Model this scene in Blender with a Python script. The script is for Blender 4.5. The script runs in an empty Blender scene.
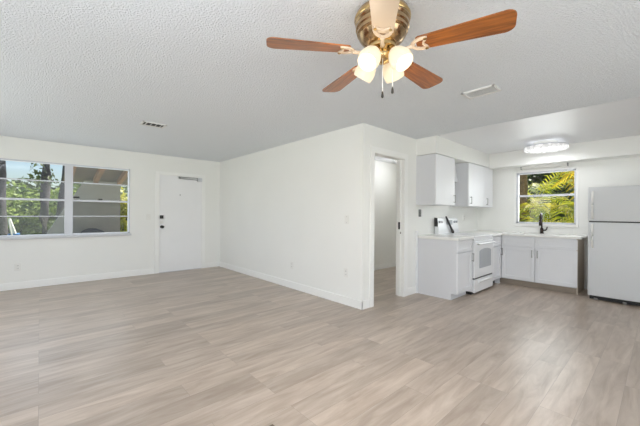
import bpy, bmesh, math, random
from mathutils import Vector, Matrix
random.seed(7)
S = bpy.context.scene
COL = S.collection

# ------------------------------------------------------------------ camera
cam_d = bpy.data.cameras.new('camera')
cam = bpy.data.objects.new('camera', cam_d)
COL.objects.link(cam)
YAW, ROLL, CH = 0.7352, 0.0066, 1.2545
F = Vector((math.sin(YAW), math.cos(YAW), 0)); R = Vector((math.cos(YAW), -math.sin(YAW), 0)); U = Vector((0, 0, 1))
rv = R * math.cos(ROLL) + U * math.sin(ROLL); uv = U * math.cos(ROLL) - R * math.sin(ROLL)
mw = Matrix((rv, uv, -F)).transposed().to_4x4(); mw.translation = (0, 0, CH)
cam.matrix_world = mw
cam_d.sensor_width = 36.0
cam_d.lens = 309.93 * 36 / 640
cam_d.shift_y = 0.0006
cam_d.clip_start = 0.05
S.camera = cam

# ------------------------------------------------------------------ world, sun, daylight, exposure
w = bpy.data.worlds.new('sky'); S.world = w; w.use_nodes = True
nt = w.node_tree; nt.nodes.clear()
sky = nt.nodes.new('ShaderNodeTexSky'); sky.sky_type = 'NISHITA'; sky.sun_disc = False
sky.sun_elevation = math.radians(52); sky.sun_rotation = math.radians(90); sky.altitude = 50
sky.air_density = 1.0; sky.dust_density = 1.6; sky.ozone_density = 1.0
bg = nt.nodes.new('ShaderNodeBackground'); bg.inputs['Strength'].default_value = 0.17
wo = nt.nodes.new('ShaderNodeOutputWorld')
nt.links.new(sky.outputs[0], bg.inputs[0]); nt.links.new(bg.outputs[0], wo.inputs[0])

def light(name, kind, loc, energy, color=(1, 1, 1), size=0.1, sy=None, rot=None):
    d = bpy.data.lights.new(name, kind); d.energy = energy; d.color = color
    if kind == 'AREA':
        d.shape = 'RECTANGLE' if sy else 'SQUARE'; d.size = size
        if sy: d.size_y = sy
    elif kind in ('POINT', 'SPOT'): d.shadow_soft_size = size
    elif kind == 'SUN': d.angle = size
    o = bpy.data.objects.new(name, d); COL.objects.link(o); o.location = loc
    if rot: o.rotation_euler = rot
    return o
sd = Vector((-0.60, -0.04, -0.95)).normalized()
sun = light('sun', 'SUN', (0, 0, 12), 7.5, (1, 0.95, 0.86), 0.01)
sun.rotation_euler = sd.to_track_quat('-Z', 'Y').to_euler()
# fill light added out of view behind the camera
light('back_fill', 'AREA', (1.2, -2.5, 1.12), 80, (0.94, 0.99, 1.08), 4.6, 2.1, (math.radians(90), 0, 0))
light('side_fill', 'AREA', (-1.78, 4.3, 1.45), 30, (0.95, 0.99, 1.06), 1.4, 2.4, (0, math.radians(-90), 0))  # unseen side fill added to brighten the partition
# unseen fill added beside the camera, aimed up to brighten the ceiling
light('ceiling_fill', 'AREA', (-0.8, 0.2, 1.55), 76, (0.95, 0.99, 1.07), 1.4, 1.4, (math.radians(180), 0, 0))
light('kitchen_window_daylight', 'AREA', (6.95, 1.458, 1.575), 11, (0.97, 0.99, 1.02), 0.88, 0.92, (0, math.radians(90), 0))
light('living_window_daylight', 'AREA', (0.375, 7.05, 1.455), 10, (0.95, 0.99, 1.06), 1.8, 1.2, (math.radians(-90), 0, 0))
vs = S.view_settings
vs.view_transform = 'Standard'; vs.look = 'None'; vs.gamma = 1; vs.use_curve_mapping = False
vs.exposure = 0.10
try:
    S.cycles.use_denoising = True; S.cycles.max_bounces = 12; S.cycles.diffuse_bounces = 8
    S.cycles.transparent_max_bounces = 24; S.cycles.sample_clamp_indirect = 6
except Exception: pass

# ------------------------------------------------------------------ materials
def srgb(r, g, b):
    f = lambda c: ((c / 255 + 0.055) / 1.055) ** 2.4 if c > 10 else c / 255 / 12.92
    return (f(r), f(g), f(b), 1)
def pm(name, col, rough=0.5, metal=0.0, spec=0.5, bump=None, var=None, coat=0.0, emit=None):
    m = bpy.data.materials.new(name); m.use_nodes = True
    n = m.node_tree; b = n.nodes['Principled BSDF']
    b.inputs['Base Color'].default_value = col; b.inputs['Roughness'].default_value = rough
    b.inputs['Metallic'].default_value = metal; b.inputs['Specular IOR Level'].default_value = spec
    b.inputs['Coat Weight'].default_value = coat
    tc = n.nodes.new('ShaderNodeTexCoord')
    if var:                                   # (scale, amount): subtle noise on the colour
        t = n.nodes.new('ShaderNodeTexNoise'); t.inputs['Scale'].default_value = var[0]; t.inputs['Detail'].default_value = 4
        n.links.new(tc.outputs['Object'], t.inputs['Vector'])
        r = n.nodes.new('ShaderNodeValToRGB'); a = var[1]
        r.color_ramp.elements[0].position = 0.3; r.color_ramp.elements[1].position = 0.7
        r.color_ramp.elements[0].color = tuple(c * (1 - a) for c in col[:3]) + (1,)
        r.color_ramp.elements[1].color = tuple(min(1, c * (1 + a)) for c in col[:3]) + (1,)
        n.links.new(t.outputs['Fac'], r.inputs[0]); n.links.new(r.outputs[0], b.inputs['Base Color'])
    if bump:                                  # (scale, distance, strength)
        t = n.nodes.new('ShaderNodeTexNoise'); t.inputs['Scale'].default_value = bump[0]; t.inputs['Detail'].default_value = 3
        n.links.new(tc.outputs['Object'], t.inputs['Vector'])
        p = n.nodes.new('ShaderNodeBump'); p.inputs['Distance'].default_value = bump[1]; p.inputs['Strength'].default_value = bump[2]
        n.links.new(t.outputs['Fac'], p.inputs['Height']); n.links.new(p.outputs[0], b.inputs['Normal'])
    if emit:
        b.inputs['Emission Color'].default_value = emit[0]; b.inputs['Emission Strength'].default_value = emit[1]
    return m

M = {}
M['wall'] = pm('wall_paint', srgb(237, 237, 233), 0.6, spec=0.25, bump=(45, 0.002, 0.25), var=(1.3, 0.012))
M['hallwall'] = M['wall']
M['trim'] = pm('trim_paint', srgb(242, 242, 239), 0.4, spec=0.4, var=(3, 0.01))
M['doorpaint'] = pm('door_paint', srgb(238, 238, 238), 0.45, spec=0.35, var=(2, 0.015))
M['cab'] = pm('cabinet_lacquer', srgb(230, 231, 233), 0.38, spec=0.4, var=(2.5, 0.01))
M['carcass'] = pm('cabinet_carcass_grey', srgb(216, 217, 220), 0.45, spec=0.35, var=(2.5, 0.01))  # slightly greyer than the cabinet fronts
M['counter'] = pm('white_quartz', srgb(238, 237, 233), 0.22, spec=0.5, var=(9, 0.02))
M['enamel'] = pm('white_enamel', srgb(236, 237, 238), 0.25, spec=0.5, var=(2, 0.008))
M['fridge'] = pm('fridge_enamel', srgb(214, 216, 217), 0.4, spec=0.45, bump=(220, 0.001, 0.15), var=(2, 0.008))
M['plastic'] = pm('white_plastic', srgb(232, 231, 226), 0.4, var=(4, 0.01))
M['ovenglass'] = pm('oven_glass', srgb(172, 176, 180), 0.15, spec=0.6, var=(3, 0.02))
M['black'] = pm('black_metal', srgb(26, 23, 22), 0.35, spec=0.5, var=(6, 0.1))
M['blackplastic'] = pm('black_plastic', srgb(45, 44, 44), 0.45, var=(6, 0.05))
M['bronze'] = pm('dark_bronze', srgb(44, 28, 22), 0.3, metal=0.4, var=(8, 0.1))
M['nickel'] = pm('brushed_nickel', srgb(150, 148, 146), 0.32, metal=0.9, var=(9, 0.04))
M['steel'] = pm('stainless_steel', srgb(175, 175, 175), 0.3, metal=1.0, var=(9, 0.03))
M['toe'] = pm('toe_kick_board', srgb(150, 138, 124), 0.6, var=(6, 0.06))
M['endpanel'] = pm('unpainted_end_panel', srgb(196, 184, 168), 0.6, var=(6, 0.03))
M['alum'] = pm('white_aluminium', srgb(206, 208, 213), 0.4, metal=0.15, var=(6, 0.02))
M['sill'] = pm('grey_sill', srgb(205, 206, 208), 0.45, var=(7, 0.03))
M['brass'] = pm('polished_brass', srgb(206, 176, 124), 0.22, metal=1.0, var=(6, 0.04))
M['brassdark'] = pm('antique_brass', srgb(186, 158, 122), 0.2, metal=1.0, var=(12, 0.12))
M['cream'] = pm('cream_lamp_reflection', srgb(214, 194, 170), 0.3, spec=0.5, var=(5, 0.01))
M['vent'] = pm('vent_metal', srgb(236, 236, 234), 0.45, var=(6, 0.01))
M['ventdark'] = pm('vent_cavity', srgb(60, 58, 57), 0.8, var=(6, 0.05))
M['regi'] = pm('register_metal', srgb(120, 106, 92), 0.4, metal=0.4, var=(6, 0.06))
M['trunk'] = pm('bark', srgb(84, 80, 82), 0.9, bump=(14, 0.03, 0.8), var=(9, 0.3))
M['palmtrunk'] = pm('palm_bark', srgb(128, 108, 84), 0.9, bump=(18, 0.03, 0.8), var=(12, 0.35))
M['stucco'] = pm('grey_stucco', srgb(176, 172, 170), 0.9, bump=(60, 0.01, 0.4), var=(3, 0.05))
M['beam'] = pm('brown_timber', srgb(168, 120, 88), 0.75, var=(4, 0.2))
M['soffit'] = pm('dark_timber_boards', srgb(126, 106, 90), 0.8, var=(3, 0.12))
M['darkfabric'] = pm('dark_fabric', srgb(104, 106, 116), 0.9, var=(8, 0.1))
M['bluep'] = pm('blue_plastic', srgb(70, 130, 190), 0.5, var=(5, 0.05))
M['concrete'] = pm('pale_concrete', srgb(214, 206, 180), 0.9, var=(3, 0.06))
M['added_roof_slab'] = pm('added_roof_slab', srgb(150, 140, 130), 0.9, var=(2, 0.1))

def leafmat(name, c1, c2, scale=3.0, trans=0.35):
    m = bpy.data.materials.new(name); m.use_nodes = True
    n = m.node_tree; b = n.nodes['Principled BSDF']; o = n.nodes['Material Output']
    tc = n.nodes.new('ShaderNodeTexCoord'); t = n.nodes.new('ShaderNodeTexNoise'); t.inputs['Scale'].default_value = scale
    t.inputs['Detail'].default_value = 5
    n.links.new(tc.outputs['Object'], t.inputs['Vector'])
    r = n.nodes.new('ShaderNodeValToRGB'); r.color_ramp.elements[0].position = 0.35; r.color_ramp.elements[1].position = 0.65
    r.color_ramp.elements[0].color = c1; r.color_ramp.elements[1].color = c2
    n.links.new(t.outputs['Fac'], r.inputs[0]); n.links.new(r.outputs[0], b.inputs['Base Color'])
    b.inputs['Roughness'].default_value = 0.5
    tr = n.nodes.new('ShaderNodeBsdfTranslucent'); n.links.new(r.outputs[0], tr.inputs[0])
    mx = n.nodes.new('ShaderNodeMixShader'); mx.inputs[0].default_value = trans
    n.links.new(b.outputs[0], mx.inputs[1]); n.links.new(tr.outputs[0], mx.inputs[2]); n.links.new(mx.outputs[0], o.inputs[0])
    return m
M['leaf'] = leafmat('green_leaves', srgb(72, 104, 40), srgb(164, 182, 84))
M['leafd'] = leafmat('dark_leaves', srgb(44, 64, 24), srgb(98, 118, 44))
M['leafy'] = leafmat('yellow_green_leaves', srgb(150, 158, 50), srgb(214, 206, 88))
M['palm'] = leafmat('palm_leaves', srgb(136, 158, 26), srgb(226, 214, 76), 2.0, 0.45)
M['palmy'] = leafmat('yellowed_palm_leaves', srgb(232, 204, 24), srgb(250, 226, 84), 2.0, 0.45)
M['grass'] = leafmat('lawn_grass', srgb(98, 116, 54), srgb(150, 160, 84), 5.0, 0.0)

def floor_mat():
    m = bpy.data.materials.new('vinyl_planks'); m.use_nodes = True
    n = m.node_tree; b = n.nodes['Principled BSDF']; L = n.links.new
    tc = n.nodes.new('ShaderNodeTexCoord')
    br = n.nodes.new('ShaderNodeTexBrick'); br.inputs['Scale'].default_value = 1
    br.inputs['Brick Width'].default_value = 1.22; br.inputs['Row Height'].default_value = 0.18
    br.inputs['Mortar Size'].default_value = 0.0012; br.inputs['Mortar Smooth'].default_value = 0.3
    br.inputs['Bias'].default_value = 0.0; br.offset = 0.37; br.offset_frequency = 3
    br.inputs['Color1'].default_value = (0, 0, 0, 1); br.inputs['Color2'].default_value = (1, 1, 1, 1); br.inputs['Mortar'].default_value = (0.5, 0.5, 0.5, 1)
    L(tc.outputs['Object'], br.inputs['Vector'])
    # grain stretched along X, shifted for each plank
    mp = n.nodes.new('ShaderNodeMapping'); mp.inputs['Scale'].default_value = (1.3, 9, 1)
    ad = n.nodes.new('ShaderNodeVectorMath'); ad.operation = 'ADD'
    sc = n.nodes.new('ShaderNodeVectorMath'); sc.operation = 'SCALE'; sc.inputs['Scale'].default_value = 17.0
    L(br.outputs['Color'], sc.inputs[0]); L(tc.outputs['Object'], mp.inputs[0]); L(mp.outputs[0], ad.inputs[0]); L(sc.outputs[0], ad.inputs[1])
    g = n.nodes.new('ShaderNodeTexNoise'); g.inputs['Scale'].default_value = 1.6; g.inputs['Detail'].default_value = 7; g.inputs['Roughness'].default_value = 0.6
    g.inputs['Distortion'].default_value = 0.6
    L(ad.outputs[0], g.inputs['Vector'])
    r = n.nodes.new('ShaderNodeValToRGB'); e = r.color_ramp.elements
    e[0].position = 0.28; e[0].color = srgb(158, 142, 128); e[1].position = 0.72; e[1].color = srgb(196, 182, 169)
    x = e.new(0.5); x.color = srgb(178, 163, 149)
    L(g.outputs['Fac'], r.inputs[0])
    hs = n.nodes.new('ShaderNodeHueSaturation')
    mr = n.nodes.new('ShaderNodeMapRange'); mr.inputs['To Min'].default_value = 0.87; mr.inputs['To Max'].default_value = 1.12
    L(br.outputs['Color'], mr.inputs['Value']); L(mr.outputs[0], hs.inputs['Value']); L(r.outputs[0], hs.inputs['Color'])
    mx = n.nodes.new('ShaderNodeMix'); mx.data_type = 'RGBA'
    L(br.outputs['Fac'], mx.inputs['Factor']); L(hs.outputs[0], mx.inputs[6]); mx.inputs[7].default_value = srgb(150, 137, 126)
    L(mx.outputs[2], b.inputs['Base Color'])
    b.inputs['Roughness'].default_value = 0.32; b.inputs['Specular IOR Level'].default_value = 0.5
    p = n.nodes.new('ShaderNodeBump'); p.inputs['Distance'].default_value = 0.0015; p.inputs['Strength'].default_value = 0.2
    L(g.outputs['Fac'], p.inputs['Height']); L(p.outputs[0], b.inputs['Normal'])
    return m
M['floor'] = floor_mat()

def popcorn_mat():
    m = pm('popcorn_texture', srgb(241, 245, 249), 0.9, spec=0.1)
    n = m.node_tree; b = n.nodes['Principled BSDF']; L = n.links.new
    tc = n.nodes['Texture Coordinate']
    v = n.nodes.new('ShaderNodeTexNoise'); v.inputs['Scale'].default_value = 75; v.inputs['Detail'].default_value = 3; v.inputs['Roughness'].default_value = 0.6
    L(tc.outputs['Object'], v.inputs['Vector'])
    r = n.nodes.new('ShaderNodeValToRGB'); r.color_ramp.elements[0].position = 0.40; r.color_ramp.elements[1].position = 0.72
    L(v.outputs['Fac'], r.inputs[0])
    p = n.nodes.new('ShaderNodeBump'); p.inputs['Distance'].default_value = 0.016; p.inputs['Strength'].default_value = 0.7
    L(r.outputs[0], p.inputs['Height']); L(p.outputs[0], b.inputs['Normal'])
    return m
M['popcorn'] = popcorn_mat()
M['smoothceil'] = pm('smooth_ceiling_paint', srgb(228, 229, 231), 0.38, spec=0.25, bump=(7, 0.01, 0.12), var=(1.5, 0.01))

def wood_mat():
    m = bpy.data.materials.new('fan_blade_veneer'); m.use_nodes = True
    n = m.node_tree; b = n.nodes['Principled BSDF']; L = n.links.new
    tc = n.nodes.new('ShaderNodeTexCoord'); mp = n.nodes.new('ShaderNodeMapping'); mp.inputs['Scale'].default_value = (2.0, 26, 4)
    L(tc.outputs['Object'], mp.inputs[0])
    g = n.nodes.new('ShaderNodeTexNoise'); g.inputs['Scale'].default_value = 2.2; g.inputs['Detail'].default_value = 5; g.inputs['Distortion'].default_value = 0.7
    L(mp.outputs[0], g.inputs['Vector'])
    r = n.nodes.new('ShaderNodeValToRGB'); r.color_ramp.elements[0].position = 0.3; r.color_ramp.elements[1].position = 0.7
    r.color_ramp.elements[0].color = srgb(110, 64, 28); r.color_ramp.elements[1].color = srgb(178, 106, 46)
    L(g.outputs['Fac'], r.inputs[0]); L(r.outputs[0], b.inputs['Base Color'])
    b.inputs['Roughness'].default_value = 0.34; b.inputs['Specular IOR Level'].default_value = 0.4
    b.inputs['Coat Weight'].default_value = 0.3; b.inputs['Coat Roughness'].default_value = 0.2
    return m
M['blade'] = wood_mat()

def glass_mat(name='window_glass', tint=(0.93, 0.96, 0.95, 1), ior=1.5):
    m = bpy.data.materials.new(name); m.use_nodes = True
    n = m.node_tree; o = n.nodes['Material Output']; n.nodes.remove(n.nodes['Principled BSDF'])
    t = n.nodes.new('ShaderNodeBsdfTransparent'); t.inputs[0].default_value = tint
    g = n.nodes.new('ShaderNodeBsdfGlossy'); g.inputs['Roughness'].default_value = 0.02
    fr = n.nodes.new('ShaderNodeFresnel'); fr.inputs['IOR'].default_value = ior
    mx = n.nodes.new('ShaderNodeMixShader')
    n.links.new(fr.outputs[0], mx.inputs[0]); n.links.new(t.outputs[0], mx.inputs[1]); n.links.new(g.outputs[0], mx.inputs[2])
    n.links.new(mx.outputs[0], o.inputs[0])
    return m
M['glass'] = glass_mat()

def shade_mat():
    m = pm('frosted_lamp_glass', srgb(190, 178, 160), 0.35, spec=0.4, emit=(srgb(255, 236, 200), 0.46))
    return m
M['shade'] = shade_mat()
M['bulb'] = pm('bulb', (1, 0.9, 0.75, 1), 0.4, emit=((1, 0.86, 0.62, 1), 10))
def crystal_mat():
    m = pm('crystal_diffuser', srgb(190, 190, 190), 0.2, emit=((1, 1, 1, 1), 1.0))
    n = m.node_tree; b = n.nodes['Principled BSDF']; tc = n.nodes['Texture Coordinate']
    v = n.nodes.new('ShaderNodeTexVoronoi'); v.inputs['Scale'].default_value = 22
    n.links.new(tc.outputs['Object'], v.inputs['Vector'])
    r = n.nodes.new('ShaderNodeMapRange'); r.inputs['From Max'].default_value = 0.7; r.inputs['To Min'].default_value = 1.0; r.inputs['To Max'].default_value = 0.35
    n.links.new(v.outputs['Distance'], r.inputs['Value']); n.links.new(r.outputs[0], b.inputs['Emission Strength'])
    p = n.nodes.new('ShaderNodeBump'); p.inputs['Distance'].default_value = 0.01; n.links.new(v.outputs['Distance'], p.inputs['Height'])
    n.links.new(p.outputs[0], b.inputs['Normal'])
    return m
M['crystal'] = crystal_mat()
M['hallglow'] = pm('hall_diffuser', (1, 1, 1, 1), 0.4, emit=((1, 0.98, 0.95, 1), 5))

# ------------------------------------------------------------------ mesh helpers
class MB:
    def __init__(s): s.bm = bmesh.new()
    def box(s, x0, x1, y0, y1, z0, z1, bev=0.0, seg=2, mat=None):
        b = bmesh.new()
        bmesh.ops.create_cube(b, size=1)
        for v in b.verts:
            v.co = Vector(((x0 + x1) / 2 + v.co.x * (x1 - x0), (y0 + y1) / 2 + v.co.y * (y1 - y0), (z0 + z1) / 2 + v.co.z * (z1 - z0)))
        if bev > 0:
            bmesh.ops.bevel(b, geom=b.edges[:], offset=bev, segments=seg, affect='EDGES', profile=0.5)
        s.add(b, mat); return s
    def add(s, b, mat=None):
        if mat is not None: bmesh.ops.transform(b, matrix=mat, verts=b.verts)
        me = bpy.data.meshes.new('tmp'); b.to_mesh(me); b.free(); s.bm.from_mesh(me); bpy.data.meshes.remove(me)
    def cyl(s, p0, p1, r0, r1=None, seg=20):
        p0 = Vector(p0); p1 = Vector(p1); r1 = r0 if r1 is None else r1
        b = bmesh.new(); d = p1 - p0
        bmesh.ops.create_cone(b, cap_ends=True, segments=seg, radius1=r0, radius2=r1, depth=d.length)
        m = Matrix.Translation((p0 + p1) / 2) @ d.to_track_quat('Z', 'Y').to_matrix().to_4x4()
        s.add(b, m); return s
    def lathe(s, prof, center=(0, 0, 0), seg=32, mat=None):
        b = bmesh.new(); rings = []
        for r, z in prof:
            if r < 1e-5: rings.append([b.verts.new((0, 0, z))])
            else: rings.append([b.verts.new((r * math.cos(2 * math.pi * i / seg), r * math.sin(2 * math.pi * i / seg), z)) for i in range(seg)])
        for a, c in zip(rings[:-1], rings[1:]):
            for i in range(seg):
                j = (i + 1) % seg
                if len(a) == 1 and len(c) == 1: continue
                if len(a) == 1: b.faces.new((a[0], c[j], c[i]))
                elif len(c) == 1: b.faces.new((a[i], a[j], c[0]))
                else: b.faces.new((a[i], a[j], c[j], c[i]))
        bmesh.ops.recalc_face_normals(b, faces=b.faces)
        m = Matrix.Translation(center) @ (mat or Matrix.Identity(4))
        s.add(b, m); return s
    def tube(s, pts, r, seg=10, cap=True):
        b = bmesh.new(); pts = [Vector(p) for p in pts]; rings = []
        up = Vector((0, 0, 1))
        for i, p in enumerate(pts):
            t = (pts[min(i + 1, len(pts) - 1)] - pts[max(i - 1, 0)]).normalized()
            a = t.cross(up)
            if a.length < 1e-3: a = t.cross(Vector((0, 1, 0)))
            a.normalize(); c = a.cross(t)
            rr = r[i] if isinstance(r, (list, tuple)) else r
            rings.append([b.verts.new(p + (a * math.cos(2 * math.pi * k / seg) + c * math.sin(2 * math.pi * k / seg)) * rr) for k in range(seg)])
        for q, w_ in zip(rings[:-1], rings[1:]):
            for k in range(seg):
                b.faces.new((q[k], q[(k + 1) % seg], w_[(k + 1) % seg], w_[k]))
        if cap: b.faces.new(rings[0][::-1]); b.faces.new(rings[-1])
        bmesh.ops.recalc_face_normals(b, faces=b.faces)
        s.add(b); return s
    def prism(s, poly, axis, a0, a1, bev=0):
        """poly: 2D points in the two other axes (cyclic order x<y<z without axis), extruded along axis."""
        b = bmesh.new()
        def P(u, v, a): return {'X': (a, u, v), 'Y': (u, a, v), 'Z': (u, v, a)}[axis]
        A = [b.verts.new(P(u, v, a0)) for u, v in poly]; B = [b.verts.new(P(u, v, a1)) for u, v in poly]
        n = len(poly); b.faces.new(A); b.faces.new(B[::-1])
        for i in range(n): b.faces.new((A[i], B[i], B[(i + 1) % n], A[(i + 1) % n]))
        bmesh.ops.recalc_face_normals(b, faces=b.faces)
        if bev: bmesh.ops.bevel(b, geom=b.edges[:], offset=bev, segments=2, affect='EDGES', profile=0.5)
        s.add(b); return s
    def quad(s, a, b_, c, d):
        vs_ = [s.bm.verts.new(p) for p in (a, b_, c, d)]; s.bm.faces.new(vs_); return s
    def tri(s, a, b_, c):
        vs_ = [s.bm.verts.new(p) for p in (a, b_, c)]; s.bm.faces.new(vs_); return s
    def build(s, name, mat, parent=None, smooth=None):
        me = bpy.data.meshes.new(name)
        o = bpy.data.objects.new(name, me)
        off = world_of(parent) if parent else Vector((0, 0, 0))
        for v in s.bm.verts: v.co -= off
        s.bm.to_mesh(me); s.bm.free()
        me.materials.append(mat); COL.objects.link(o)
        if parent: o.parent = parent
        if smooth is not None:
            me.polygons.foreach_set('use_smooth', [True] * len(me.polygons))
            try: me.set_sharp_from_angle(angle=math.radians(smooth))
            except Exception: pass
        return o
def world_of(o):
    p = Vector(o.location)
    while o.parent: o = o.parent; p += Vector(o.location)
    return p
def tag(o, label=None, cat=None, group=None, kind=None):
    if label: o['label'] = label
    if cat: o['category'] = cat
    if group: o['group'] = group
    if kind: o['kind'] = kind
    return o
def thing(name, label, cat, loc, group=None):
    o = bpy.data.objects.new(name, None); COL.objects.link(o); o.location = loc; o.empty_display_size = 0.1
    return tag(o, label, cat, group)
def struct(name, mb, mat, label=None, cat=None, smooth=None):
    o = mb.build(name, mat, None, smooth); o['kind'] = 'structure'
    return tag(o, label, cat)
def copy_tree(o, parent=None):
    c = o.copy(); COL.objects.link(c)
    if parent: c.parent = parent
    for ch in list(o.children):
        copy_tree(ch, c)
    return c

# ------------------------------------------------------------------ room shell
XP, YW, YD, XK, H = 3.13, 6.965, 2.63, 6.87, 2.44
XL, YB, T = -1.8, -2.6, 0.15
struct('floor', MB().box(XL - T, 8.2, YB - T, YW + T, -0.12, 0), M['floor'], 'pale greige vinyl plank floor of the whole room', 'floor')
struct('ceiling', MB().box(XL - T, 4.43, YB - T, YW + T, H, H + 0.1), M['popcorn'], 'white popcorn-textured ceiling over the living room', 'ceiling')
struct('ceiling_kitchen', MB().box(4.43, XK + T, YB - T, YD + 0.12, H + 0.004, H + 0.1), M['smoothceil'], 'smooth white kitchen ceiling beside the popcorn texture', 'ceiling')
struct('ceiling_hall', MB().box(4.43, 8.2, YD + 0.12, YW + T, H + 0.002, H + 0.1), M['smoothceil'], 'white ceiling of the hall behind the doorway', 'ceiling')
# window wall with the living-room window and the front door
WX0, WX1, WZ0, WZ1 = -0.56, 1.305, 0.815, 2.09
DX0, DX1, DZ = 1.815, 2.715, 2.045
w1 = MB()
w1.box(XL - T, WX0, YW, YW + T, 0, H); w1.box(WX0, WX1, YW, YW + T, 0, WZ0); w1.box(WX0, WX1, YW, YW + T, WZ1, H)
w1.box(WX1, DX0, YW, YW + T, 0, H); w1.box(DX0, DX1, YW, YW + T, DZ, H); w1.box(DX1, 8.2, YW, YW + T, 0, H)
struct('wall_front', w1, M['wall'], 'off-white wall holding the wide window and the front door', 'wall')
wl = MB(); wl.box(XL - T, XL, YB, 3.1, 0, H); wl.box(XL - T, XL, 3.1, 5.5, 0, 0.75); wl.box(XL - T, XL, 3.1, 5.5, 2.15, H); wl.box(XL - T, XL, 5.5, YW, 0, H)  # opening cut only to go with the added side fill light
struct('wall_left', wl, M['wall'], 'off-white side wall of the living room', 'wall')
struct('wall_partition', MB().box(XP, XP + 0.12, YD, YW, 0, H, ), M['wall'], 'long off-white partition wall between living room and hall', 'wall')
PX0, PX1, PZ = 3.345, 4.10, 2.095
w2 = MB(); w2.box(XP + 0.12, PX0, YD, YD + 0.12, 0, H); w2.box(PX0, PX1, YD, YD + 0.12, PZ, H); w2.box(PX1, XK + T, YD, YD + 0.12, 0, H)
struct('wall_kitchen', w2, M['wall'], 'off-white wall with the doorway and the range', 'wall')
KY0, KY1, KZ0, KZ1 = 1.0, 1.912, 1.085, 2.062
w3 = MB(); w3.box(XK, XK + T, YB, KY0, 0, H); w3.box(XK, XK + T, KY0, KY1, 0, KZ0); w3.box(XK, XK + T, KY0, KY1, KZ1, H); w3.box(XK, XK + T, KY1, YD, 0, H)
struct('wall_right', w3, M['wall'], 'off-white kitchen wall with the window over the sink', 'wall')
w4 = MB(); w4.box(XL - T, -1.2, YB - T, YB, 0, H); w4.box(-1.2, 3.6, YB - T, YB, 2.2, H); w4.box(3.6, XK + T, YB - T, YB, 0, H)
struct('wall_back', w4, M['wall'], 'off-white wall behind the camera with an opening', 'wall')
struct('wall_hall', MB().box(XP + 0.12, 8.2, 4.28, 4.40, 0, H), M['wall'], 'plain off-white hall wall seen through the doorway', 'wall')
struct('wall_hall_end', MB().box(8.05, 8.2, YD, 4.28, 0, H), M['wall'], 'end wall of the hall', 'wall')
# dropped boxes of the kitchen
so = MB(); so.box(4.43, XK, 2.297, YD, 2.178, H + 0.004, 0.003)
struct('trim_1', so, M['wall'], 'off-white boxed soffit above the wall cabinets', 'soffit')
struct('trim_2', MB().box(6.57, XK, YB, 2.297, 2.165, H + 0.004, 0.003), M['wall'], 'off-white boxed soffit above the kitchen window', 'soffit')
struct('trim_3', MB().box(4.424, 4.452, 2.60, YD, 0, 0.985, 0.002), M['cab'], 'narrow grey filler strip standing where the cabinet meets the wall', 'filler strip')

# baseboards
BH, BT = 0.115, 0.014
def bb(name, boxes, label):
    m = MB()
    for (x0, x1, y0, y1) in boxes:
        m.box(x0, x1, y0, y1, 0, BH, 0.004)
    struct(name, m, M['trim'], label, 'baseboard')
bb('baseboard_front', [(XL, DX0 - 0.075, YW - BT, YW), (DX1 + 0.07, XP, YW - BT, YW)], 'white baseboard under the wide window and beside the front door')
bb('baseboard_partition', [(XP - BT, XP, YD - BT, YW)], 'white baseboard along the partition wall')
bb('baseboard_kitchen', [(XP - BT, PX0 - 0.075, YD - BT, YD), (PX1 + 0.075, 4.424, YD - BT, YD)], 'short white baseboard beside the doorway')
bb('baseboard_hall', [(XP + 0.12, 8.05, 4.28 - BT, 4.28)], 'white baseboard in the hall behind the doorway')
bb('baseboard_right', [(XK - BT, XK, YB, 0.88)], 'white baseboard behind the refrigerator')
bb('baseboard_left', [(XL, XL + BT, YB, YW)], 'white baseboard along the side wall')

# doorway casing and jamb
cs = MB()
for y0, y1 in ((YD - 0.016, YD), (YD + 0.12, YD + 0.136)):
    cs.box(PX0 - 0.07, PX0 + 0.012, y0, y1, 0, PZ + 0.07, 0.003); cs.box(PX1 - 0.012, PX1 + 0.075, y0, y1, 0, PZ + 0.07, 0.003)
    cs.box(PX0 + 0.012, PX1 - 0.012, y0, y1, PZ - 0.012, PZ + 0.07, 0.003)
cs.box(PX0, PX0 + 0.016, YD, YD + 0.12, 0, PZ); cs.box(PX1 - 0.016, PX1, YD, YD + 0.12, 0, PZ); cs.box(PX0, PX1, YD, YD + 0.12, PZ - 0.016, PZ)
cs.box(PX0 + 0.016, PX0 + 0.028, YD + 0.05, YD + 0.085, 0, PZ - 0.016); cs.box(PX1 - 0.028, PX1 - 0.016, YD + 0.05, YD + 0.085, 0, PZ - 0.016)
d2 = struct('door_2', cs, M['trim'], 'white framed open doorway leading to the hall', 'doorway')
st = MB(); st.box(PX1 - 0.034, PX1 - 0.028, YD + 0.052, YD + 0.084, 1.02, 1.13, 0.001); st.box(PX1 - 0.030, PX1 - 0.016, YD + 0.045, YD + 0.05, 0.95, 0.98, 0.001)
st.build('strike_plate', M['black'], d2)
# front door casing
fc = MB(); y0, y1 = YW - 0.016, YW
fc.box(DX0 - 0.072, DX0 + 0.012, y0, y1, 0, DZ + 0.055, 0.003); fc.box(DX1 - 0.012, DX1 + 0.066, y0, y1, 0, DZ + 0.055, 0.003)
fc.box(DX0 + 0.012, DX1 - 0.012, y0, y1, DZ - 0.012, DZ + 0.055, 0.003)
struct('trim_4', fc, M['trim'], 'off-white casing around the front door', 'casing')
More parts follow.
